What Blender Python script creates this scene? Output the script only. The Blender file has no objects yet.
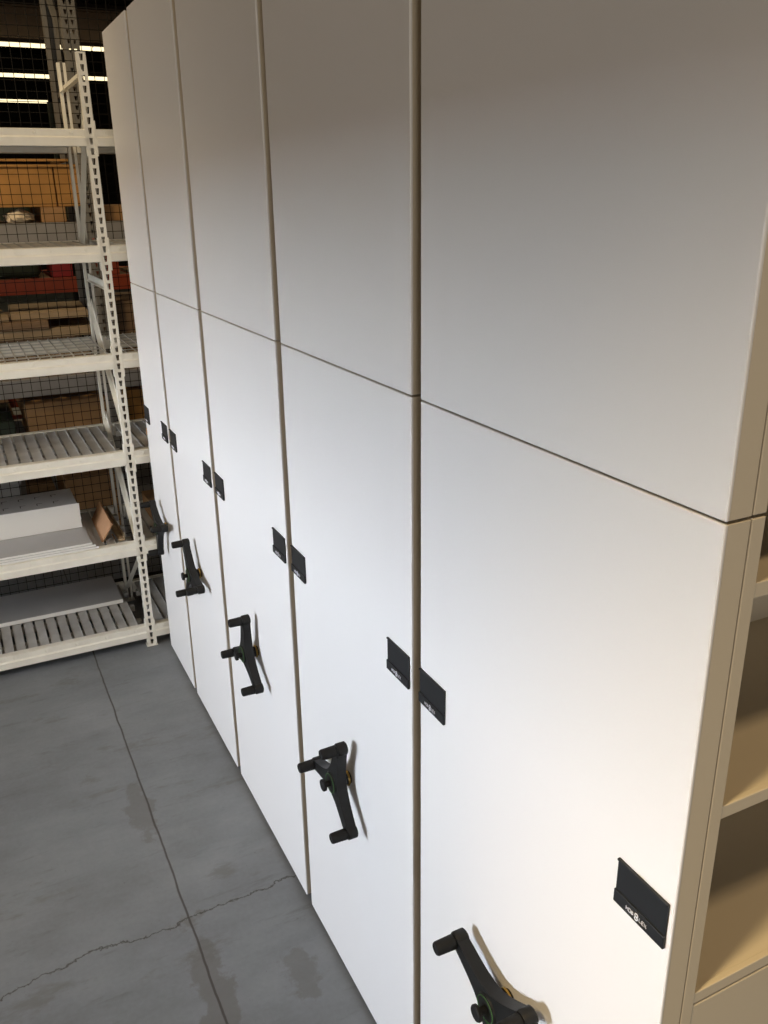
import bpy, bmesh, math, random
from mathutils import Vector, Matrix
random.seed(7)
C = bpy.context.scene.collection
sc = bpy.context.scene

# ------------------------------------------------------------------ materials
def nodes(name):
    m = bpy.data.materials.new(name); m.use_nodes = True
    nt = m.node_tree
    return m, nt, nt.nodes['Principled BSDF']

def mat(name, col, rough=.5, metal=0, var=0, scale=8, bump=0, bscale=60, spec=.5, stretch=(1, 1, 1)):
    m, nt, b = nodes(name)
    b.inputs['Base Color'].default_value = (*col, 1)
    b.inputs['Roughness'].default_value = rough
    b.inputs['Metallic'].default_value = metal
    b.inputs['Specular IOR Level'].default_value = spec
    if var or bump:
        tc = nt.nodes.new('ShaderNodeTexCoord')
        mp = nt.nodes.new('ShaderNodeMapping'); mp.inputs['Scale'].default_value = stretch
        nt.links.new(tc.outputs['Object'], mp.inputs['Vector'])
    if var:
        n = nt.nodes.new('ShaderNodeTexNoise'); n.inputs['Scale'].default_value = scale; n.inputs['Detail'].default_value = 5
        nt.links.new(mp.outputs['Vector'], n.inputs['Vector'])
        r = nt.nodes.new('ShaderNodeValToRGB')
        r.color_ramp.elements[0].position = .3; r.color_ramp.elements[1].position = .7
        r.color_ramp.elements[0].color = (*[c * (1 - var) for c in col], 1)
        r.color_ramp.elements[1].color = (*[min(1, c * (1 + var)) for c in col], 1)
        nt.links.new(n.outputs['Fac'], r.inputs['Fac'])
        nt.links.new(r.outputs['Color'], b.inputs['Base Color'])
    if bump:
        n2 = nt.nodes.new('ShaderNodeTexNoise'); n2.inputs['Scale'].default_value = bscale; n2.inputs['Detail'].default_value = 3
        nt.links.new(mp.outputs['Vector'], n2.inputs['Vector'])
        bp = nt.nodes.new('ShaderNodeBump'); bp.inputs['Strength'].default_value = bump; bp.inputs['Distance'].default_value = .002
        nt.links.new(n2.outputs['Fac'], bp.inputs['Height'])
        nt.links.new(bp.outputs['Normal'], b.inputs['Normal'])
    return m

def emit(name, col, s):
    m, nt, b = nodes(name)
    b.inputs['Base Color'].default_value = (.8, .8, .8, 1)
    b.inputs['Emission Color'].default_value = (*col, 1)
    b.inputs['Emission Strength'].default_value = s
    return m

M = {}
M['panel'] = mat('white_powder_coat', (.80, .79, .79), .42, bump=.06, bscale=350, spec=.4)
M['frame'] = mat('beige_powder_coat', (.66, .59, .475), .45, bump=.05, bscale=350, spec=.4)
M['black'] = mat('black_plastic', (.0075, .0078, .0082), .5, bump=.05, bscale=300, spec=.3)
M['blackm'] = mat('matt_black_grip', (.006, .006, .006), .6, bump=.15, bscale=400, spec=.3)
M['holder'] = mat('charcoal_plastic', (.009, .010, .012), .5)
M['white_ink'] = mat('white_print', (.72, .74, .82), .5)
M['green'] = mat('green_ring', (.03, .10, .015), .5)
M['brass'] = mat('brass', (.55, .38, .12), .3, metal=1)
M['rack'] = mat('cream_rack_paint', (.80, .78, .70), .45, var=.05, scale=12)
M['deck'] = mat('grey_galvanised_deck', (.44, .44, .43), .5, var=.15, scale=10)
M['wiredeck'] = mat('wire_deck', (.55, .54, .50), .4, metal=.4)
M['greysteel'] = mat('grey_painted_steel', (.46, .46, .465), .42, var=.04, scale=5)
M['whitesteel'] = mat('white_painted_steel', (.78, .78, .76), .45)
M['dark'] = mat('dark_interior', (.02, .02, .02), .8)
M['cardboard'] = mat('cardboard', (.42, .23, .12), .8, var=.1, scale=14)
M['carton'] = mat('orange_carton', (.42, .21, .055), .8, var=.15, scale=6)
M['carton2'] = mat('brown_carton', (.34, .19, .08), .8, var=.18, scale=6)
M['board'] = mat('brown_board', (.22, .14, .08), .75, var=.25, scale=5, stretch=(6, 1, 6))
M['boardpale'] = mat('pale_board', (.34, .25, .15), .75, var=.2, scale=5, stretch=(6, 1, 6))
M['pallet'] = mat('pallet_wood', (.16, .10, .06), .85, var=.3, scale=6, stretch=(5, 1, 5))
M['grey_rack'] = mat('grey_pallet_rack', (.19, .18, .16), .55, var=.12, scale=8)
M['greybeam'] = mat('grey_beam', (.24, .23, .22), .6, var=.1, scale=8)
M['redbeam'] = mat('orange_red_beam', (.30, .05, .02), .5, var=.1)
M['tarp'] = mat('dark_green_wrap', (.03, .045, .028), .6, var=.3, scale=5)
M['red'] = mat('red_plastic', (.30, .02, .02), .5)
M['bag'] = mat('clear_plastic_bag', (.55, .47, .36), .25, var=.3, scale=20)
M['crate'] = mat('grey_crate', (.42, .43, .43), .6)
M['wire'] = mat('dark_wire', (.008, .007, .006), .6, spec=.2)
M['roof'] = mat('dark_roof', (.05, .042, .035), .9, var=.2)
M['brownwall'] = mat('brown_wall', (.22, .17, .12), .9, var=.12, scale=2)
M['truss'] = mat('truss_paint', (.07, .05, .04), .8)
M['roofbeam'] = mat('roof_beam_paint', (.30, .22, .16), .8)
M['tube'] = emit('fluorescent_tube', (1.0, .84, .50), 1.7)

# concrete floor: noise, saw-cut joint, crack, stains
def concrete():
    m, nt, b = nodes('grey_concrete')
    L = nt.links.new; N = nt.nodes.new
    geo = N('ShaderNodeNewGeometry')
    sep = N('ShaderNodeSeparateXYZ'); L(geo.outputs['Position'], sep.inputs[0])
    def noise(s, d=6, vec=None, rough=.55):
        n = N('ShaderNodeTexNoise'); n.inputs['Scale'].default_value = s; n.inputs['Detail'].default_value = d; n.inputs['Roughness'].default_value = rough
        L(vec if vec else geo.outputs['Position'], n.inputs['Vector']); return n.outputs['Fac']
    def math_(op, a, c=None, v=None, clamp=False):
        n = N('ShaderNodeMath'); n.operation = op; n.use_clamp = clamp
        if isinstance(a, (int, float)): n.inputs[0].default_value = a
        else: L(a, n.inputs[0])
        if c is not None:
            if isinstance(c, (int, float)): n.inputs[1].default_value = c
            else: L(c, n.inputs[1])
        return n.outputs[0]
    def sstep(x, lo, hi, a=0, bb=1):
        n = N('ShaderNodeMapRange'); n.interpolation_type = 'SMOOTHSTEP'
        L(x, n.inputs['Value']); n.inputs['From Min'].default_value = lo; n.inputs['From Max'].default_value = hi
        n.inputs['To Min'].default_value = a; n.inputs['To Max'].default_value = bb
        return n.outputs['Result']
    mp = N('ShaderNodeMapping'); mp.inputs['Scale'].default_value = (1.6, .55, 1); L(geo.outputs['Position'], mp.inputs['Vector'])
    big = noise(1.6, 5); mid = noise(4.5, 6, mp.outputs['Vector'], .65); fine = noise(60, 3)
    v = math_('ADD', math_('MULTIPLY', big, .5), math_('ADD', math_('MULTIPLY', mid, .38), math_('MULTIPLY', fine, .12)))
    r = N('ShaderNodeValToRGB'); L(v, r.inputs['Fac'])
    e = r.color_ramp.elements
    e[0].position = .33; e[0].color = (.150, .160, .172, 1)
    e[1].position = .66; e[1].color = (.248, .268, .290, 1)
    col = r.outputs['Color']
    def darken(col, mask, c):
        n = N('ShaderNodeMix'); n.data_type = 'RGBA'; L(mask, n.inputs['Factor']); L(col, n.inputs[6]); n.inputs[7].default_value = (*c, 1)
        return n.outputs[2]
    st = N('ShaderNodeMapping'); st.inputs['Scale'].default_value = (9, 1.4, 1); st.inputs['Rotation'].default_value = (0, 0, .5); L(geo.outputs['Position'], st.inputs['Vector'])
    col = darken(col, sstep(noise(2.2, 6, st.outputs['Vector'], .7), .56, .74, 0, .40), (.085, .088, .09))
    col = darken(col, sstep(noise(38, 4, None, .7), .66, .74, 0, .45), (.075, .075, .075))
    # wear patches (smudgy darker areas)
    pn = noise(2.6, 7, mp.outputs['Vector'], .7)
    patch = sstep(pn, .56, .66, 0, .45)
    col = darken(col, patch, (.125, .120, .110))
    # damp stain near the joint and one at the foot of the shelving
    def blob(cx, cy, rx, ry, amp):
        dx = math_('DIVIDE', math_('SUBTRACT', sep.outputs['X'], cx), rx)
        dy = math_('DIVIDE', math_('SUBTRACT', sep.outputs['Y'], cy), ry)
        d = math_('SQRT', math_('ADD', math_('MULTIPLY', dx, dx), math_('MULTIPLY', dy, dy)))
        d = math_('ADD', d, math_('MULTIPLY', math_('SUBTRACT', noise(9, 6, None, .65), .5), 3.2))
        return sstep(d, .7, 1.05, amp, 0)
    col = darken(col, blob(-2.0, .66, .11, .05, .40), (.115, .108, .098))
    col = darken(col, blob(-2.02, .39, .42, .06, .5), (.120, .112, .10))
    col = darken(col, blob(-3.05, .36, .22, .05, .4), (.120, .112, .10))
    # saw-cut joint along X at y=.391
    wob = math_('MULTIPLY', math_('SUBTRACT', noise(5, 4), .5), .016)
    dj = math_('ABSOLUTE', math_('SUBTRACT', math_('ADD', sep.outputs['Y'], wob), .391))
    jn = math_('MULTIPLY', sstep(dj, .0018, .0055, .8, 0), 1)
    # crack running along Y near x=-2.36
    wob2 = math_('MULTIPLY', math_('SUBTRACT', noise(3.2, 8, None, .7), .5), .22)
    slope = math_('MULTIPLY', math_('SUBTRACT', sep.outputs['Y'], .39), .04)
    dc = math_('ABSOLUTE', math_('ADD', math_('ADD', sep.outputs['X'], math_('ADD', wob2, slope)), 2.40))
    ck = sstep(dc, .0016, .006, .8, 0)
    col = darken(col, jn, (.045, .04, .034))
    col = darken(col, ck, (.05, .046, .04))
    L(col, b.inputs['Base Color'])
    b.inputs['Roughness'].default_value = .55
    b.inputs['Specular IOR Level'].default_value = .35
    bp = N('ShaderNodeBump'); bp.inputs['Strength'].default_value = .25; bp.inputs['Distance'].default_value = .004
    h = math_('SUBTRACT', math_('ADD', math_('MULTIPLY', fine, .3), math_('MULTIPLY', mid, .5)), math_('MAXIMUM', jn, ck))
    L(h, bp.inputs['Height']); L(bp.outputs['Normal'], b.inputs['Normal'])
    return m
M['concrete'] = concrete()

# ------------------------------------------------------------------ helpers
class B:
    """collects shapes in one bmesh"""
    def __init__(s): s.bm = bmesh.new()
    def box(s, x0, x1, y0, y1, z0, z1, bev=0, rot=None, seg=2):
        r = bmesh.ops.create_cube(s.bm, size=1)
        vs = r['verts']
        c = Vector(((x0 + x1) / 2, (y0 + y1) / 2, (z0 + z1) / 2))
        for v in vs:
            v.co = Vector((v.co.x * (x1 - x0), v.co.y * (y1 - y0), v.co.z * (z1 - z0)))
            if rot: v.co = rot @ v.co
            v.co += c
        if bev:
            es = {e for v in vs for e in v.link_edges}
            bmesh.ops.bevel(s.bm, geom=list(es), offset=bev, segments=seg, affect='EDGES', profile=.5)
        return s
    def bar(s, a, b, w, h, up=(0, 0, 1), bev=0):
        a = Vector(a); b = Vector(b); d = b - a; L = d.length; d.normalize()
        side = d.cross(Vector(up))
        if side.length < 1e-5: side = d.cross(Vector((0, 1, 0)))
        side.normalize(); u = side.cross(d)
        R = Matrix((d, side, u)).transposed()
        n0 = set(s.bm.verts)
        r = bmesh.ops.create_cube(s.bm, size=1)
        for v in r['verts']:
            v.co = R @ Vector((v.co.x * L, v.co.y * w, v.co.z * h)) + (a + b) / 2
        if bev:
            es = {e for v in r['verts'] for e in v.link_edges}
            bmesh.ops.bevel(s.bm, geom=list(es), offset=bev, segments=2, affect='EDGES', profile=.5)
        return s
    def lathe(s, prof, seg=24, mtx=None):
        """prof: (radius, height) along +Z, closed at the axis"""
        rings = []
        for r, h in prof:
            if r < 1e-6: rings.append([s.bm.verts.new((0, 0, h))])
            else: rings.append([s.bm.verts.new((r * math.cos(2 * math.pi * k / seg), r * math.sin(2 * math.pi * k / seg), h)) for k in range(seg)])
        for a, b in zip(rings, rings[1:]):
            for k in range(seg):
                k2 = (k + 1) % seg
                q = [a[k % len(a)], a[k2 % len(a)], b[k2 % len(b)], b[k % len(b)]]
                q = list(dict.fromkeys(q))
                if len(q) > 2: s.bm.faces.new(q)
        vs = [v for rg in rings for v in rg]
        if mtx is not None:
            for v in vs: v.co = mtx @ v.co
        return s
    def torus(s, R, r, mtx, a0=0, a1=2 * math.pi, n=32, m=8):
        full = abs(a1 - a0 - 2 * math.pi) < 1e-6
        rings = []
        for i in range(n if full else n + 1):
            a = a0 + (a1 - a0) * i / n
            rings.append([s.bm.verts.new(mtx @ Vector(((R + r * math.cos(t)) * math.cos(a), (R + r * math.cos(t)) * math.sin(a), r * math.sin(t)))) for t in [2 * math.pi * k / m for k in range(m)]])
        pairs = list(zip(rings, rings[1:])) + ([(rings[-1], rings[0])] if full else [])
        for p, q in pairs:
            for k in range(m): s.bm.faces.new((p[k], p[(k + 1) % m], q[(k + 1) % m], q[k]))
        if not full:
            s.bm.faces.new(rings[0]); s.bm.faces.new(rings[-1][::-1])
        return s
    def prism(s, pts, y0, y1, bev=0):
        """outline in XZ extruded along Y"""
        a = [s.bm.verts.new((x, y0, z)) for x, z in pts]; b = [s.bm.verts.new((x, y1, z)) for x, z in pts]
        f1 = s.bm.faces.new(a); f2 = s.bm.faces.new(b[::-1]); n = len(pts)
        for k in range(n): s.bm.faces.new((a[k], b[k], b[(k + 1) % n], a[(k + 1) % n]))
        if bev:
            es = list(f1.edges) + list(f2.edges)
            bmesh.ops.bevel(s.bm, geom=es, offset=bev, segments=2, affect='EDGES', profile=.5)
        return s
    def build(s, name, m, parent=None, smooth=False, loc=None):
        bmesh.ops.recalc_face_normals(s.bm, faces=s.bm.faces)
        me = bpy.data.meshes.new(name); s.bm.to_mesh(me); s.bm.free()
        me.materials.append(m)
        if smooth:
            me.shade_smooth() if hasattr(me, 'shade_smooth') else None
            for p in me.polygons: p.use_smooth = True
            try: me.set_sharp_from_angle(angle=math.radians(38))
            except Exception: pass
        o = bpy.data.objects.new(name, me); C.objects.link(o)
        if parent: o.parent = parent
        if loc: o.location = loc
        return o

def thing(name, label, cat, loc=(0, 0, 0), group=None):
    o = bpy.data.objects.new(name, None); C.objects.link(o)
    o.location = loc; o['label'] = label; o['category'] = cat
    if group: o['group'] = group
    return o
def tag(o, label, cat, group=None, kind=None):
    o['label'] = label; o['category'] = cat
    if group: o['group'] = group
    if kind: o['kind'] = kind
    return o
def structure(o, label=None):
    o['kind'] = 'structure'
    if label: o['label'] = label
    return o

# ------------------------------------------------------------------ the building
FACE = .79            # y of the shelving's front face
structure(B().box(-36, 6, -5, 14, -.2, 0).build('floor', M['concrete']), 'grey concrete warehouse floor with a saw-cut joint and a crack')
structure(B().box(-36, 6, -5, 14, 7.2, 7.4).build('ceiling', M['roof']), 'dark warehouse roof')
structure(B().box(-36.2, -36, -5, 14, 0, 7.2).build('wall_back', M['roof']), 'dark far wall of the warehouse')
structure(B().box(6, 6.2, -5, 14, 0, 7.2).build('wall_right', M['brownwall']))
structure(B().box(-36, 6, 14, 14.2, 0, 7.2).build('wall_far_side', M['brownwall']))
DOOR_X0, DOOR_X1, DOOR_H = -6.2, 1.2, 2.24
w = B()
w.box(-36, DOOR_X0, -5.2, -5, 0, 7.2); w.box(DOOR_X1, 6, -5.2, -5, 0, 7.2); w.box(DOOR_X0, DOOR_X1, -5.2, -5, DOOR_H, 7.2)
structure(w.build('wall_front', M['brownwall']))
for i, x in enumerate((-21.5, -26.5)):
    t = B(); t.box(x - .1, x + .1, -4.9, 13.9, 6.1, 6.25); t.box(x - .1, x + .1, -4.9, 13.9, 7.0, 7.15)
    y = -4.8
    while y < 13.5:
        t.bar((x, y, 6.2), (x, y + .7, 7.05), .06, .06); t.bar((x, y + .7, 7.05), (x, y + 1.4, 6.2), .06, .06); y += 1.4
    structure(t.build('trim_%d' % (i + 1), M['truss']), 'dark roof truss far down the warehouse')

b = B(); b.box(-19.5, -19.47, -4.9, 13.9, 5.2, 5.75); b.box(-19.6, -19.37, -4.9, 13.9, 5.17, 5.2); b.box(-19.6, -19.37, -4.9, 13.9, 5.75, 5.78)
structure(b.build('trim_3', M['roofbeam']), 'brown roof beam above the nearest row of strip lights')
# ------------------------------------------------------------------ mobile shelving
SPLIT, TOP, BOT = 1.980, 3.041, .018
RET = .044
units = [(-4.339, -3.832), (-3.784, -3.110), (-3.058, -2.287), (-2.240, -1.484), (-1.444, -.6815)]
angles = [138, 115, 84, 72, 158]
ulabels = [
    'narrowest white mobile shelving carriage, its left edge hidden behind the cream rack upright',
    'second carriage from the far end, narrow white end panel with black three-arm crank',
    'middle carriage of the five, white end panel with crank above the crack in the floor',
    'white shelving carriage just left of the nearest one, crank fully in view',
    'nearest white shelving carriage, its open cream shelves seen at the right edge']

def spoke_outline(arm=.141, tip=.0150, r0=.040):
    half = []
    for k in range(7):
        a = math.radians(90 * k / 6); half.append((arm + tip * math.cos(a), tip * math.sin(a)))
    P0 = Vector((arm, tip)); P3 = Vector((r0 * math.cos(math.radians(60)), r0 * math.sin(math.radians(60))))
    P1 = P0 + Vector((-.062, .002)); P2 = P3 + Vector((.026, -.0150))
    for k in range(1, 11):
        t = k / 10
        p = (1 - t) ** 3 * P0 + 3 * (1 - t) ** 2 * t * P1 + 3 * (1 - t) * t * t * P2 + t ** 3 * P3
        half.append((p.x, p.y))
    pts = []
    for k in range(3):
        a = math.radians(120 * k); c, s_ = math.cos(a), math.sin(a)
        seq = [(x, -y) for x, y in half[::-1]][1:] + half[1:]
        for x, y in seq: pts.append((c * x - s_ * y, s_ * x + c * y))
    return pts

RY = Matrix.Rotation(math.radians(90), 4, 'X')      # +Z -> -Y (out of the panel)
def crank(parent, cx, cz, deg):
    """three-arm crank, local frame: panel face at y=0, outwards is -y"""
    R = Matrix.Translation((cx, FACE, cz)) @ Matrix.Rotation(-math.radians(deg), 4, 'Y')
    pts = spoke_outline()
    h = B()
    h.prism(pts, -.055, -.024, .004)
    for v in h.bm.verts:
        if v.co.y > -.040: v.co.y -= .004 * min(1, math.hypot(v.co.x, v.co.z) / .141)
    for k in range(3):
        a = math.radians(120 * k)
        h.lathe([(0, .0255), (.0150, .0255), (.0188, .0285), (.0188, .0520), (.0165, .0550), (0, .0550)], 24, Matrix.Translation((.141 * math.cos(a), 0, .141 * math.sin(a))) @ RY)
    # hub swells towards the panel and to the front
    h.lathe([(0, .0), (.018, .0), (.018, .016), (.034, .026), (.035, .050), (.031, .0585), (.024, .0605), (0, .0605)], 32, RY)
    for v in h.bm.verts: v.co = R @ v.co
    hd = h.build('crank_handle', M['black'], parent, True)
    for k in range(3):
        a = math.radians(120 * k)
        g = B()
        mt = R @ Matrix.Translation((.141 * math.cos(a), -.0505, .141 * math.sin(a))) @ RY
        g.lathe([(0, -.002), (.0120, -.002), (.0120, .006), (.0158, .0075), (.0148, .047), (.0128, .0505), (.0090, .0510), (.0085, .0495), (0, .0495)], 20, mt)
        o = g.build('grip', M['blackm'], hd, True)
    kb = B(); kb.lathe([(0, .060), (.0085, .060), (.0085, .074), (.0170, .0755), (.0175, .082), (.0155, .0845), (0, .0845)], 24, R @ RY)
    kb.build('release_knob', M['blackm'], hd, True)
    rg = B(); rg.torus(.0275, .0011, R @ Matrix.Translation((0, -.0602, 0)) @ RY)
    o = rg.build('trim_ring', M['green'], hd, True); o['label'] = 'thin green ring'
    br = B(); br.torus(.0205, .003, R @ Matrix.Translation((0, -.008, 0)) @ RY)
    o = br.build('bearing_ring', M['brass'], hd, True); o['label'] = 'brass bearing ring'
    return hd

LETTERS = {  # strokes on a 0..1 x 0..1 grid
    'm': [((0, 0), (0, 1)), ((0, 1), (.5, .3)), ((.5, .3), (1, 1)), ((1, 1), (1, 0))],
    'o': [((0, 0), (0, 1)), ((0, 1), (1, 1)), ((1, 1), (1, 0)), ((1, 0), (0, 0))],
    'b': [((0, 0), (0, 1)), ((0, 1), (.9, .8)), ((.9, .8), (0, .52)), ((0, .52), (1, .26)), ((1, .26), (0, 0))],
    'l': [((0, 1), (0, 0)), ((0, 0), (.9, 0))],
    'e': [((1, 1), (0, 1)), ((0, 1), (0, 0)), ((0, 0), (1, 0)), ((0, .5), (.8, .5))],
    'x': [((0, 0), (1, 1)), ((0, 1), (1, 0))],
}
def label_holder(parent, x0):
    z0, z1, W = 1.305, 1.387, .108
    yb = FACE
    h = B()
    h.box(x0, x0 + W, yb - .0035, yb, z0, z1, .0012)
    h.box(x0, x0 + W, yb - .006, yb - .001, z1 - .0035, z1 + .0005, .001)       # hooked top edge
    o = h.build('label_holder', M['holder'], parent)
    p = B(); p.box(x0 - .0005, x0 + W + .0005, yb - .0065, yb - .0005, z0 - .0005, z0 + .0235, .0015)
    p.build('lower_lip', M['holder'], o)
    t = B(); y = yb - .0067
    cx = x0 + .052; cz = z0 + .0115; lh = .0062; lw = .0042; st = .0014
    def glyphs(s, xs):
        for ch, xx in zip(s, xs):
            for a, b in LETTERS[ch]:
                t.bar((xx + a[0] * lw, y, cz - lh / 2 + a[1] * lh), (xx + b[0] * lw, y, cz - lh / 2 + b[1] * lh), .0006, st, up=(0, 1, 0))
    for v in (): pass
    glyphs('mob', [cx - .0225, cx - .0165, cx - .0105])
    glyphs('lex', [cx + .0066, cx + .0122, cx + .0178])
    for dz in (.0030, -.0030):
        t.torus(.0030, .0010, Matrix.Translation((cx, y, cz + dz)) @ RY, n=16, m=6)
    l = t.build('printed_logo', M['white_ink'], o); l['label'] = 'small white printed logo'
    return o

DEPTH_END = 3.25
for i, (x0, x1) in enumerate(units):
    u = thing('mobile_shelving_unit', ulabels[i], 'shelving unit', ((x0 + x1) / 2, FACE, 0), 'mobile shelving carriages in a row')
    inv = Matrix.Translation((-(x0 + x1) / 2, -FACE, 0))
    kids = []
    # folded sheet end panels: face plus returns
    for nm, z0, z1 in (('lower_end_panel', BOT, SPLIT - .0017), ('upper_end_panel', SPLIT + .0017, TOP)):
        b = B(); b.box(x0, x1, FACE, FACE + .0065, z0, z1, .0025, seg=3)
        pn = b.build(nm, M['panel'], None); kids.append(pn)
        b = B(); b.box(x0 + .0008, x1 - .0008, FACE + .006, FACE + RET, z0 + .0006, z1 - .0006, .0008)
        o = b.build('folded_return', M['frame'], pn); o['label'] = 'beige folded edge of the end panel'
    # carcass behind the end panel
    ys = FACE + RET + .0028
    if i < 4:
        b = B()
        b.box(x0 + .012, x1 - .012, ys, DEPTH_END, .10, SPLIT - .004, .002)
        b.box(x0 + .012, x1 - .012, ys, DEPTH_END, SPLIT + .004, TOP - .01, .002)
        kids.append(b.build('shelf_body', M['frame'], None))
    else:
        xm = x0 + .38
        b = B(); b.box(x0 + .01, xm, ys, DEPTH_END, .10, TOP - .01, .002)
        kids.append(b.build('back_panel', M['frame'], None))
        bays = [(ys, ys + 1.12), (ys + 1.128, DEPTH_END)]
        PW = .0235
        for z0, z1 in ((.10, SPLIT - .0022), (SPLIT + .0022, TOP - .005)):
            for ya, yb in bays:
                for yy in (ya, yb - PW):
                    b = B(); b.box(x1 - .03, x1 - .001, yy, yy + PW, z0, z1, .0015)
                    b.box(xm, x1 - .03, yy + .002, yy + PW - .004, z0, z1)
                    kids.append(b.build('upright_panel', M['frame'], None))
        for ya, yb in bays:
            for z in (1.182, 1.538, 1.886, 1.974, 2.036, 2.40, 2.76):
                th = .0225
                b = B(); b.box(xm, x1 - .010, ya + PW, yb - PW, z - .005, z - .0008); b.box(x1 - .012, x1 - .002, ya + PW, yb - PW, z - th, z, .0015)
                if z not in (1.974,): kids.append(b.build('shelf', M['frame'], None))
            b = B(); b.box(xm, x1 - .004, ya + PW, yb - PW, TOP - .03, TOP - .006); kids.append(b.build('top_panel', M['frame'], None))
            for z0, z1 in ((.78, 1.1555), (.40, .775), (.105, .395)):
                b = B(); b.box(x1 - .35, x1 - .002, ya + PW + .001, yb - PW - .001, z0, z1, .0025)
                kids.append(b.build('drawer_front', M['frame'], None))
    b = B(); b.box(x0 + .02, x1 - .02, FACE + RET + .004, DEPTH_END, .03, .098); kids.append(b.build('carriage_base', M['dark'], None))
    for yy in (1.2, 2.8):
        for xx in (x0 + .12, x1 - .12):
            wl = B(); wl.lathe([(0, 0), (.05, 0), (.05, .03), (0, .03)], 20, Matrix.Translation((xx, yy, .051)) @ Matrix.Rotation(math.radians(90), 4, 'Y'))
            kids.append(wl.build('carriage_wheel', M['dark'], None))
    kids.append(label_holder(None, x0 + .0025))
    kids.append(label_holder(None, x1 - .0080 - .108))
    kids.append(crank(None, (x0 + x1) / 2, .814, angles[i]))
    for k in kids:
        k.parent = u; k.matrix_parent_inverse = inv
# floor rails under the carriages
for yy in (1.2, 2.8):
    b = B(); b.box(-4.4, -.4, yy - .02, yy + .02, 0, .001)
    structure(b.build('trim_%d' % (10 + int(yy)), M['dark']))

# ------------------------------------------------------------------ cream storage rack
RX, RXB = -4.416, -5.09          # front / rear face
PITCH = .043
LV = [.128, .630, 1.135, 1.636, 2.150, 2.657]
def slotted_plate(b, x, y0, y1, z0, z1, hw=.0105, pitch=PITCH, cols=(.5,), taper=.45, hh=.55, th=.0022, axis='x'):
    """plate facing +x at x, with keyhole slots in columns"""
    W = y1 - y0
    n = int((z1 - z0) / pitch)
    edges = []
    cs = [y0 + W * c for c in cols]
    bounds = [y0] + [(a + c) / 2 for a, c in zip(cs, cs[1:])] + [y1]
    faces = []
    V = b.bm.verts.new
    for j, c in enumerate(cs):
        ya, yb = bounds[j], bounds[j + 1]
        for k in range(n):
            zb = z0 + k * pitch; zt = zb + pitch
            sb = zb + pitch * (1 - hh) / 2; s_t = zt - pitch * (1 - hh) / 2
            o = [V((x, ya, zb)), V((x, yb, zb)), V((x, yb, zt)), V((x, ya, zt))]
            i_ = [V((x, c - hw * taper / 2, sb)), V((x, c + hw * taper / 2, sb)), V((x, c + hw / 2, s_t)), V((x, c - hw / 2, s_t))]
            for q in range(4):
                q2 = (q + 1) % 4
                f = b.bm.faces.new((o[q], o[q2], i_[q2], i_[q])); faces.append(f)
    bmesh.ops.remove_doubles(b.bm, verts=list({v for f in faces for v in f.verts}), dist=1e-5)
    faces = [f for f in b.bm.faces if f.is_valid and all(abs(v.co.x - x) < 1e-6 for v in f.verts)]
    ext = bmesh.ops.extrude_face_region(b.bm, geom=faces)
    for v in [g for g in ext['geom'] if isinstance(g, bmesh.types.BMVert)]: v.co.x -= th
    return z0 + n * pitch

rack = thing('storage_rack', 'cream slotted-upright storage rack with six decks at the left, ending beside the shelving', 'storage rack', (-4.75, .702, 0))
rinv = Matrix.Translation((4.75, -.702, 0))
def rk(o):
    o.parent = rack; o.matrix_parent_inverse = rinv; return o
def post(xf, yc, h, front):
    """slotted angle upright; the slotted face looks towards +x"""
    b = B(); x = xf
    if front: top = slotted_plate(b, x, yc - .0205, yc + .0205, .004, h, .0170, PITCH, (.5,), .6, .66)
    else:
        top = h
        b.box(x - .0022, x, yc - .0205, yc - .0065, .004, h); b.box(x - .0022, x, yc + .0065, yc + .0205, .004, h)
    b.box(x - .035, x - .0022, yc - .0205, yc - .018, .004, top)
    b.box(x - .035, x - .0022, yc + .018, yc + .0205, .004, top)
    b.box(x - .045, x + .006, yc - .03, yc + .03, 0, .004)          # foot plate
    o = rk(b.build('upright', M['rack'], None))
    if front:
        for z in LV:
            c = B()
            for sd in (-1, 1):
                y = yc + sd * .0235
                c.box(x - .03, x + .004, y - .0025, y + .0025, z - .115, z + .035, .001)
                c.box(x + .0005, x + .004, min(y, y - sd * .0075), max(y, y - sd * .0075), z - .115, z + .035)
            c.build('beam_connector', M['rack'], o)
    return o
for yc in (.702, -1.78, 3.184):
    for xf, fr in ((RX, True), (RXB + .035, False)):
        post(xf, yc, 3.005, fr)
    # side frame bracing
    for za, zb in ((2.885, 2.885), (2.75, 2.12), (1.962, 1.962), (1.27, 1.83), (.62, 1.20), (.55, .10)):
        b = B(); xa, xb = RX - .02, RXB + .02
        yy = yc + .0
        b.box(0, 1, 0, 1, 0, 1) if False else None
        b.bar((xa, yy, za), (xb, yy, zb), .004, .032, up=(0, 0, 1)); b.bar((xa, yy - .012, za - .016), (xb, yy - .012, zb - .016), .022, .003, up=(0, 0, 1))
        rk(b.build('brace', M['rack'], None))
bays = [(-1.755, .677), (.727, 3.159)]
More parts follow.
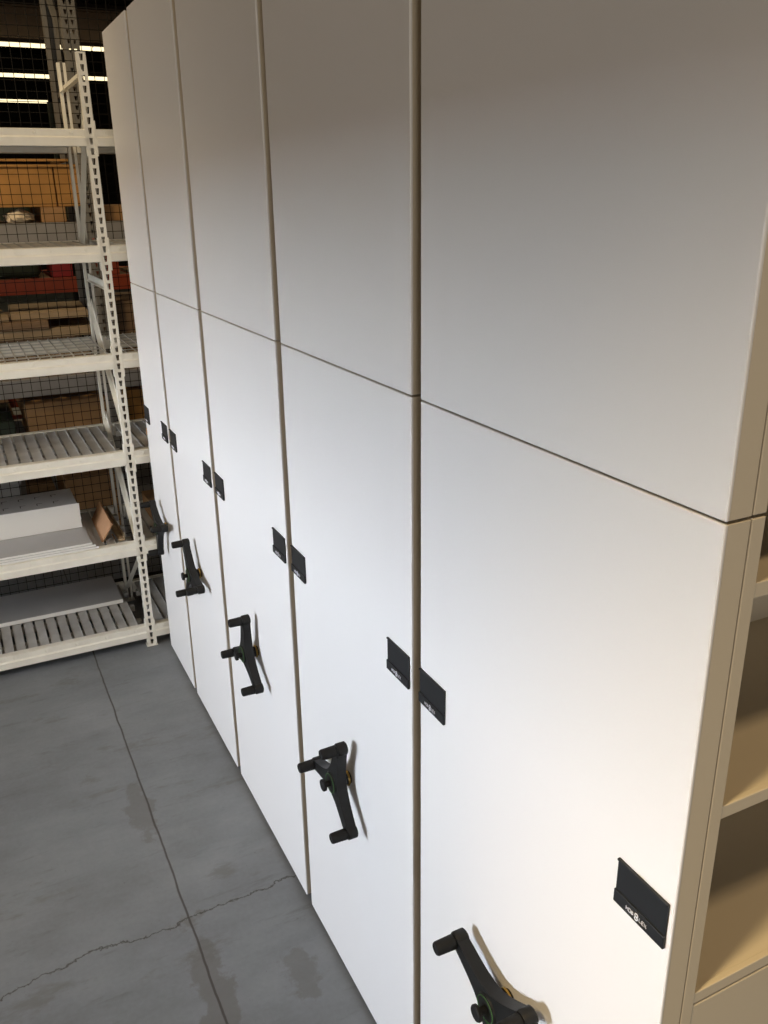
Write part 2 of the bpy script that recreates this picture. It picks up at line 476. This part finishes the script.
def beam(y0, y1, z, x, sgn):
    """step beam; sgn=+1 front (face +x)"""
    b = B()
    pr = [(-.040, 0), (-.040, -.072), (.002, -.075), (.0085, -.072), (.0085, -.038), (.001, -.031), (.001, -.003), (-.004, 0)]
    pts = [(x + sgn * px, z + pz) for px, pz in pr]
    b.prism(pts, y0, y1)
    o = rk(b.build('beam', M['rack'], None))
    d = B(); n = int((y1 - y0 - .1) / .155)
    for k in range(n + 1):
        y = y1 - .06 - k * .155
        if sgn > 0:
            d.lathe([(0, .0018), (.006, .0016), (.0085, 0), (0, 0)], 12, Matrix.Translation((x + .001, y, z - .017)) @ Matrix.Rotation(math.radians(90), 4, 'Y'))
    if sgn > 0:
        e = d.build('beam_dimples', M['rack'], None, True); e.parent = o
for li, z in enumerate(LV):
    for y0, y1 in bays:
        beam(y0, y1, z, RX + .002, 1); beam(y0, y1, z, RXB - .002, -1)
        d = B()
        xa, xb = RXB + .037, RX - .037
        if li == 3:
            ya = y0 + .02
            while ya < y1 - .01:
                d.bar((xa - .03, ya, z + .003), (xb + .03, ya, z + .003), .005, .005); ya += .052
            xx = xa
            while xx < xb:
                d.bar((xx, y0 + .01, z - .002), (xx, y1 - .01, z - .002), .005, .005); xx += .105
            rk(d.build('wire_deck', M['wiredeck'], None))
        else:
            y = y0 + .012
            while y < y1 - .05:
                d.box(xa, xb, y, y + .046, z - .008, z - .004); d.box(xa, xb, y, y + .002, z - .018, z - .0075); d.box(xa, xb, y + .044, y + .046, z - .018, z + .0005)
                y += .0585
            for xx in (xa + .1, (xa + xb) / 2, xb - .1):
                d.box(xx - .015, xx + .015, y0, y1, z - .05, z - .018)
            rk(d.build('ribbed_deck', M['deck'], None))

# ------------------------------------------------------------------ things on the rack
def pan(name, x0, x1, y0, y1, z0, z1, m, label, cat, group=None):
    b = B(); b.box(x0, x1 - .0022, y0, y1, z1 - .0025, z1, .0008)
    b.box(x0, x0 + .002, y0, y1, z0, z1, .0006); b.box(x0, x1 - .0022, y1 - .002, y1, z0, z1, .0006); b.box(x0, x1 - .0022, y0, y0 + .002, z0, z1, .0006)
    o = tag(b.build(name, m), label, cat, group)
    b = B(); b.box(x1 - .002, x1, y0, y1, z0, z1, .0006); e = b.build('front_lip', M['whitesteel'], o); e['label'] = 'bright white folded front lip'
    return o
G = 'loose steel panels lying on the rack'
pan('steel_panel', -5.15, -4.775, -1.15, .622, .129, .152, M['greysteel'], 'long grey steel panel lying on the lowest deck of the cream rack', 'steel panel', G)
pan('steel_panel', -4.86, -4.425, -1.1, .490, .631, .641, M['greysteel'], 'bottom grey steel panel of the stack of three behind the cardboard sheet', 'steel panel', G)
pan('steel_panel', -4.87, -4.432, -1.1, .478, .6415, .6515, M['greysteel'], 'middle grey steel panel of the stack of three behind the cardboard sheet', 'steel panel', G)
pan('steel_panel', -4.88, -4.44, -1.1, .462, .652, .662, M['greysteel'], 'top grey steel panel of the stack of three behind the cardboard sheet', 'steel panel', G)
# upturned slotted shelf
sh = thing('slotted_shelf', 'white upturned steel shelf with slotted grey top, behind the flat grey panels', 'shelf', (-4.85, -.2, .663))
sinv = Matrix.Translation((4.85, .2, -.663))
b = B(); b.box(-4.702, -4.700, -1.0, .449, .664, .804, .0006); b.box(-4.72, -4.70, -1.0, .449, .664, .667)
o = b.build('front_face', M['whitesteel']); o.parent = sh; o.matrix_parent_inverse = sinv
b = B()
b.box(-4.99, -4.703, -1.0, .44, .8, .804, .0006); b.box(-4.99, -4.988, -1.0, .44, .664, .8); b.box(-4.988, -4.703, .436, .44, .664, .8)
nf = len(b.bm.faces)
for r_, xx in enumerate((-4.78, -4.90)):
    y = -.95
    while y < .40:
        b.box(xx - .018, xx + .018, y, y + .004, .8035, .8043); b.box(xx - .018, xx - .014, y + .004, y + .03, .8035, .8043); y += .085
o = b.build('slotted_top', M['greysteel']); o.parent = sh; o.matrix_parent_inverse = sinv; o['label'] = 'grey top with rows of short dark slots'
o.data.materials.append(M['dark'])
for p in o.data.polygons:
    if p.index >= nf: p.material_index = 1
# cardboard end cap leaning
b = B()
V = [b.bm.verts.new(c) for c in ((-4.88, .522, .637), (-4.49, .516, .637), (-4.42, .568, .754), (-4.85, .573, .744))]
b.bm.faces.new(V)
r = bmesh.ops.extrude_face_region(b.bm, geom=list(b.bm.faces))
for v in [g for g in r['geom'] if isinstance(g, bmesh.types.BMVert)]: v.co += Vector((0, .007, -.003))
tag(b.build('cardboard_sheet', M['cardboard']), 'brown cardboard sheet leaning at the end of the grey panel stack', 'cardboard')
b = B()
b.bar((-4.47, .618, .637), (-4.98, .61, .637), .03, .012); b.bar((-4.47, .632, .65), (-4.98, .624, .65), .004, .036)
tag(b.build('angle_iron', M['boardpale']), 'long angle bar lying behind the leaning cardboard sheet', 'metal bar')
# right bay bits, seen between the upright and the shelving
def carton(name, x0, x1, y0, y1, z0, z1, m, label, cat='cardboard box', group=None, rz=0, tape=True):
    t = thing(name, label, cat, ((x0 + x1) / 2, (y0 + y1) / 2, z0), group)
    hx, hy, h = (x1 - x0) / 2, (y1 - y0) / 2, z1 - z0
    b = B(); b.box(-hx, hx, -hy, hy, 0, h - .006, .004); b.build('box_body', m, t)
    b = B(); b.box(-hx, -.003, -hy, hy, h - .006, h, .0015); b.build('box_flap', m, t)
    b = B(); b.box(.003, hx, -hy, hy, h - .006, h, .0015); b.build('box_flap', m, t)
    t.rotation_euler.z = rz
    return t
carton('cardboard_box', -4.95, -4.62, .83, 1.15, .631, .735, M['carton2'], 'small open-topped brown box on the second deck between upright and shelving')
carton('cardboard_box', -4.70, -4.45, .85, 1.10, 1.136, 1.175, M['carton'], 'flat orange-brown box at the front of the third deck beside the shelving')
# ------------------------------------------------------------------ wire mesh partition
FX = -5.30
part_ = thing('mesh_partition', 'dark wire mesh partition standing behind the cream rack', 'wire fence', (FX, .7, 0))
pinv = Matrix.Translation((-FX, -.7, 0))
b = B(); y = -2.3
while y < 3.2: b.box(FX - .0016, FX + .0016, y - .0016, y + .0016, .05, 4.3); y += .0508
z = .05
while z < 4.3: b.box(FX - .0045, FX - .0015, -2.3, 3.2, z - .0016, z + .0016); z += .0508
o = b.build('wire_grid', M['wire']); o.parent = part_; o.matrix_parent_inverse = pinv
for yy in (-2.32, 3.22):
    b = B(); b.box(FX - .025, FX + .025, yy - .025, yy + .025, 0, 4.35); o = b.build('fence_post', M['wire']); o.parent = part_; o.matrix_parent_inverse = pinv
for zz in (.03, 4.325):
    b = B(); b.box(FX - .02, FX + .02, -2.295, 3.195, zz - .02, zz + .02); o = b.build('fence_rail', M['wire']); o.parent = part_; o.matrix_parent_inverse = pinv

# ------------------------------------------------------------------ pallet racks beyond the mesh
def pallet_rack(label, xf, depth, frames, h, levels, mpost, mbeam, slots=True, bh=.115):
    t = thing('pallet_rack', label, 'pallet rack', (xf - depth / 2, frames[0], 0))
    ti = Matrix.Translation((-(xf - depth / 2), -frames[0], 0))
    def ad(o): o.parent = t; o.matrix_parent_inverse = ti; return o
    for yc in frames:
        for x, s in ((xf, 1), (xf - depth + .07, -1)):
            b = B()
            if slots and s > 0:
                top = slotted_plate(b, x, yc - .043, yc + .043, .006, h, .018, .0508, (.3, .7), .4, .5, .003)
            else:
                top = h; b.box(x - .003, x, yc - .043, yc - .015, .006, h); b.box(x - .003, x, yc + .015, yc + .043, .006, h); b.box(x - .070, x - .067, yc - .04, yc + .04, .006, h)
            b.box(x - .07, x - .003, yc - .043, yc - .040, .006, top); b.box(x - .07, x - .003, yc + .040, yc + .043, .006, top)
            b.box(x - .09, x + .02, yc - .06, yc + .06, 0, .006)
            ad(b.build('upright', mpost))
        z = .3; k = 0
        while z < h - .3:
            b = B(); b.bar((xf - .05, yc, z), (xf - depth + .05, yc, z), .03, .035)
            b.bar((xf - .05, yc, z + .04), (xf - depth + .05, yc, z + .62), .03, .035)
            ad(b.build('brace', mpost)); z += .68
    for z in levels:
        for ya, yb in zip(frames, frames[1:]):
            for x, s in ((xf + .002, 1), (xf - depth - .002, -1)):
                b = B(); b.box(x - .045 if s > 0 else x, x if s > 0 else x + .045, ya + .044, yb - .044, z - bh, z, .004)
                ad(b.build('beam', mbeam))
            b = B()
            y = ya + .1
            while y < yb - .1: b.box(xf - depth + .05, xf - .05, y, y + .09, z - .02, z - .001); y += .16
            ad(b.build('deck_slats', M['pallet']))
    return t
P1X = -5.93
pallet_rack('grey double-slotted pallet rack just beyond the wire mesh, loaded with brown cartons and boards', P1X, .87, (-1.85, .90, 3.65), 4.4, (.83, 1.275, 2.225), M['grey_rack'], M['greybeam'])
P2X = -8.2
pallet_rack('pallet rack with orange-red beams, deeper in the dim aisle', P2X, 1.0, (-1.6, 1.15, 3.9), 3.2, (.55, 1.72), M['tarp'], M['redbeam'], False, .13)

def pallet(x0, x1, y0, y1, z0, label, h=.09):
    t = thing('wooden_pallet', label, 'pallet', ((x0 + x1) / 2, (y0 + y1) / 2, z0), 'wooden pallets in the grey rack')
    hx, hy = (x1 - x0) / 2, (y1 - y0) / 2
    for k in (-1, 0, 1):
        b = B(); b.box(-hx, hx, k * (hy - .045) - .045, k * (hy - .045) + .045, .012, h - .014); b.build('stringer', M['pallet'], t)
    b = B(); b2 = B(); n = 6
    for k in range(n):
        xx = -hx + k * (2 * hx - .09) / (n - 1)
        b.box(xx, xx + .09, -hy, hy, h - .014, h, .001)
        if k % 2 == 0: b2.box(xx, xx + .09, -hy, hy, 0, .012, .001)
    b.build('top_slats', M['pallet'], t); b2.build('bottom_slats', M['pallet'], t)
    return t
GB = 'cartons beyond the wire mesh'
x0, x1 = -6.72, -5.99
pallet(x0, x1, -.95, .36, 2.2255, 'dark wooden pallet under the long orange carton')
carton('cardboard_box', x0, x1, -.85, .70, 2.317, 2.545, M['carton'], 'long orange carton high on the grey rack beyond the mesh', 'cardboard box', GB)
carton('cardboard_box', x0, x1, .708, .852, 2.317, 2.545, M['carton'], 'short orange carton at the right end of the long one beyond the mesh', 'cardboard box', GB)
carton('cardboard_box', x0 + .05, -5.98, .60, .745, 2.226, 2.3155, M['carton2'], 'low brown box supporting the short orange carton, right of the plastic bag', 'cardboard box', GB)
b = B(); b.box(x0 - .01, x1 + .01, -.8, .846, 2.5465, 2.562, .001); b.box(x0 - .01, x1 + .01, -.78, .80, 2.578, 2.592, .001)
for k in range(5): b.box(x0 + .05, x1 - .05, -.7 + k * .35, -.64 + k * .35, 2.5615, 2.5785)
tag(b.build('board_cover', M['carton']), 'thin double cover board lying over the orange cartons beyond the mesh', 'board')
bg = B(); bmesh.ops.create_icosphere(bg.bm, subdivisions=3, radius=1)
for v in bg.bm.verts:
    n = 1 + .22 * math.sin(7 * v.co.x + 3 * v.co.y) * math.cos(6 * v.co.z + 5 * v.co.y)
    v.co = Vector((v.co.x * .09 * n, v.co.y * .085 * n, max(-.03, v.co.z * .045 * n)))
tag(bg.build('plastic_bag', M['bag'], None, True, (-6.06, .475, 2.2565)), 'crumpled clear plastic bag below the long orange carton', 'plastic bag')
# boards stacked on the middle level
GS = 'boards stacked on the middle level of the grey rack'
lab = ['bottom brown board of the stack behind the wire deck', 'second brown board up in the stack behind the wire deck', 'third brown board up in the stack behind the wire deck',
       'fourth brown board up, short of its neighbours, in the stack behind the wire deck', 'fifth brown board up in the stack behind the wire deck', 'sixth brown board up, under the two pale tops']
ends = [.83, .80, .78, .70, .835, .55]
z = 1.277
for k in range(6):
    h = (.07, .055, .07, .045, .06, .05)[k]
    b = B(); b.box(-.34, .34, -1.3, 1.3, 0, h - .003, .002)
    o = tag(b.build('board', M['board' if k % 2 else 'boardpale'], None, False, (-6.37 + .01 * (k % 3), ends[k] - 1.3, z)), lab[k], 'board', GS)
    z += h
b = B(); b.box(-.31, .31, -.55, .55, 0, .035, .002); o = b.build('board', M['boardpale'], None, False, (-6.36, -.24, z)); o.rotation_euler.z = .04
tag(o, 'pale board on top of the stack, left one of two', 'board', GS)
b = B(); b.box(-.30, .30, -.24, .24, 0, .045, .002); o = b.build('board', M['boardpale'], None, False, (-6.38, .585, z - .047)); o.rotation_euler.z = -.05; o.location.z = z
tag(o, 'pale board on top of the stack, right one of two', 'board', GS)
# lower cartons
carton('cardboard_box', -6.6, -5.99, .33, .84, .831, 1.10, M['carton2'], 'brown carton behind the third deck, right end of its shelf', 'cardboard box', GB)
carton('cardboard_box', -6.6, -6.0, -.30, .25, .831, 1.00, M['tarp'], 'dark wrapped box left of the brown carton behind the third deck', 'box', GB)
carton('cardboard_box', -6.6, -6.0, .50, .84, .002, .56, M['carton2'], 'tall brown carton on the floor beyond the mesh, right of the grey crate', 'cardboard box', GB)
carton('cardboard_box', -6.6, -6.05, .28, .46, .002, .42, M['board'], 'dark brown box on the floor between grey crate and tall carton', 'cardboard box', GB)
cr = thing('plastic_crate', 'pale grey crate on the floor beyond the mesh, left of the brown boxes', 'crate', (-6.25, -.02, .001))
b = B(); b.box(-.24, .24, -.24, .24, 0, .60, .008); b.build('crate_body', M['crate'], cr)
b = B(); b.box(-.25, .25, -.25, .25, .565, .602, .006); b.build('crate_rim', M['crate'], cr)
# right bay loads
carton('cardboard_box', -6.6, -6.0, .98, 1.60, 2.226, 2.32, M['carton2'], 'low brown carton right of the grey post, highest level beyond the mesh', 'cardboard box', GB)
carton('cardboard_box', -6.6, -6.0, .97, 1.55, .831, 1.13, M['carton'], 'orange-brown carton right of the grey post, behind the third deck', 'cardboard box', GB)
carton('cardboard_box', -6.6, -6.0, .97, 1.50, 1.277, 1.72, M['board'], 'dark brown carton right of the grey post, middle level', 'cardboard box', GB)
# deeper aisle
wl = B(); wl.box(-.45, .45, -.42, .42, 0, .62, .06, seg=3)
tag(wl.build('wrapped_load', M['tarp'], None, True, (-8.75, .35, 1.722)), 'bulky dark green wrapped load on the orange-red beams', 'wrapped load')
carton('cardboard_box', -8.7, -8.25, .85, 1.02, 1.722, 1.90, M['red'], 'small red box right of the dark green wrapped load', 'box')
carton('cardboard_box', -8.65, -8.25, 1.24, 1.42, 1.722, 2.02, M['redbeam'], 'orange-red box standing beside the far rack post', 'box')

# ------------------------------------------------------------------ ceiling light rows far down the warehouse
def lamp_row(x, y0, n, z, L=2.40, lab=''):
    for k in range(n):
        t = thing('ceiling_strip_light', lab, 'ceiling light', (x, y0 + k * (L + .012) + L / 2, z), 'fluorescent strip lights down the warehouse')
        b = B(); b.box(-.11, .11, -L / 2, L / 2, .055, .11, .004); b.bar((-.0, -L / 3, .11), (0, -L / 3, 2.2), .01, .01, up=(1, 0, 0)); b.bar((0, L / 3, .11), (0, L / 3, 2.2), .01, .01, up=(1, 0, 0)); b.build('housing', M['truss'], t)
        b = B()
        for s in (-1, 1): b.lathe([(0, 0), (.035, 0), (.035, L - .02), (0, L - .02)], 12, Matrix.Translation((s * .045, -L / 2 + .01, .02)) @ Matrix.Rotation(math.radians(-90), 4, 'X'))
        b.build('tube', M['tube'], t, True)
rows = [(-18.8, 5.0, 'nearest'), (-23.15, 5.0, 'middle'), (-28.9, 5.0, 'farthest')]
lamp_row(-18.8, -1.6, 4, 5.0, lab='glowing fluorescent strip in the topmost, nearest row of lights beyond the racks')
lamp_row(-23.15, -1.4, 4, 5.0, lab='glowing fluorescent strip in the middle row of lights beyond the racks')
lamp_row(-28.9, -1.3, 2, 5.0, lab='glowing fluorescent strip in the lowest, farthest row of lights beyond the racks')

# ------------------------------------------------------------------ light
def area(name, loc, rot, sx, sy, power, col, spread=180):
    l = bpy.data.lights.new(name, 'AREA'); l.shape = 'RECTANGLE'; l.size = sx; l.size_y = sy
    l.energy = power; l.color = col; l.spread = math.radians(spread)
    o = bpy.data.objects.new(name, l); C.objects.link(o); o.location = loc; o.rotation_euler = rot
    return o
R_ = math.radians
# daylight beyond the dock door (sky seen under the lintel)
area('door_daylight', (-2.2, -10, 2.45), (R_(85.5), 0, 0), 3.2, .9, 94, (.85, .91, 1.0), 50)
# daylight from the open bay on the right
area('bay_daylight', (5.7, -.9, 1.7), (R_(90), 0, R_(86)), 2.6, 2.4, 105, (1.0, .95, .86))
# warm high-bay lamps over the near aisle
area('aisle_lamp', (1.25, .9, 6.6), (0, 0, 0), .5, 3.0, 82, (1.0, .72, .40))
# added fill lamps for panels and racks, plus a far ceiling lamp
area('panel_top_fill', (-4.7, -.7, 6.7), (Vector((.6, 1.5, -3.9))).to_track_quat('-Z', 'Y').to_euler(), 1.2, 1.2, 7, (1.0, .72, .38), 70)  # added fill, warms the tops of the far end panels
area('far_aisle_lamp', (-10.5, 0, 6.2), (0, 0, 0), 1.0, 5, 120, (1.0, .74, .42))
area('rack_front_fill', (-1.6, -2.7, 3.0), (Vector((-3.2, 2.6, -2.1))).to_track_quat('-Z', 'Y').to_euler(), 1, 1, 10, (1, .90, .76), 80)  # added fill to brighten the cream rack's beams and decks
area('panel_front_fill', (-1.2, -3.4, 6.7), (R_(20), 0, 0), 5, 1.2, 42, (1.0, .78, .54))  # added overhead fill, lifts the upper end panels
area('carton_fill', (-3.0, -3.4, 6.6), (Vector((-3.1, 3.7, -4.2))).to_track_quat('-Z', 'Y').to_euler(), .8, .8, 16, (1.0, .76, .46), 40)  # added fill for the carton fronts beyond the mesh
# invented ceiling spot, adds warm fill to the nearest end panel
l = bpy.data.lights.new('warm_spot_fill', 'SPOT'); l.energy = 1400; l.color = (1.0, .74, .38); l.spot_size = R_(16.5); l.spot_blend = 1; l.shadow_soft_size = .35
o = bpy.data.objects.new('warm_spot_fill', l); C.objects.link(o); o.location = (.2, -3.2, 6.3)
o.rotation_euler = (Vector((-.44, .79, 1.08)) - o.location).to_track_quat('-Z', 'Y').to_euler()

w = bpy.data.worlds.new('World'); sc.world = w; w.use_nodes = True
w.node_tree.nodes['Background'].inputs[0].default_value = (.75, .87, 1, 1)
w.node_tree.nodes['Background'].inputs[1].default_value = .25

# ------------------------------------------------------------------ camera
cd = bpy.data.cameras.new('Camera'); cam = bpy.data.objects.new('Camera', cd); C.objects.link(cam)
cd.sensor_fit = 'VERTICAL'; cd.sensor_height = 36; cd.sensor_width = 27
cd.lens = 858.669 / 1024 * 36; cd.clip_start = .02; cd.clip_end = 200
r = ((0.44445800186910395, 0.8956842996570652, -0.01437775790435492), (-0.30443877828795723, 0.16612508864913128, 0.9379336251547091), (-0.8424809284779446, 0.41249495787118534, -0.34651665888062216))
cam.matrix_world = Matrix(((r[0][0], r[1][0], -r[2][0], 0), (r[0][1], r[1][1], -r[2][1], 0), (r[0][2], r[1][2], -r[2][2], 2.357), (0, 0, 0, 1)))
sc.camera = cam
sc.view_settings.view_transform = 'Standard'; sc.view_settings.look = 'None'
sc.view_settings.gamma = 1; sc.view_settings.use_curve_mapping = False; sc.view_settings.exposure = 0
sc.cycles.use_denoising = True
sc.cycles.max_bounces = 8; sc.cycles.diffuse_bounces = 5
sc.cycles.sample_clamp_indirect = 6
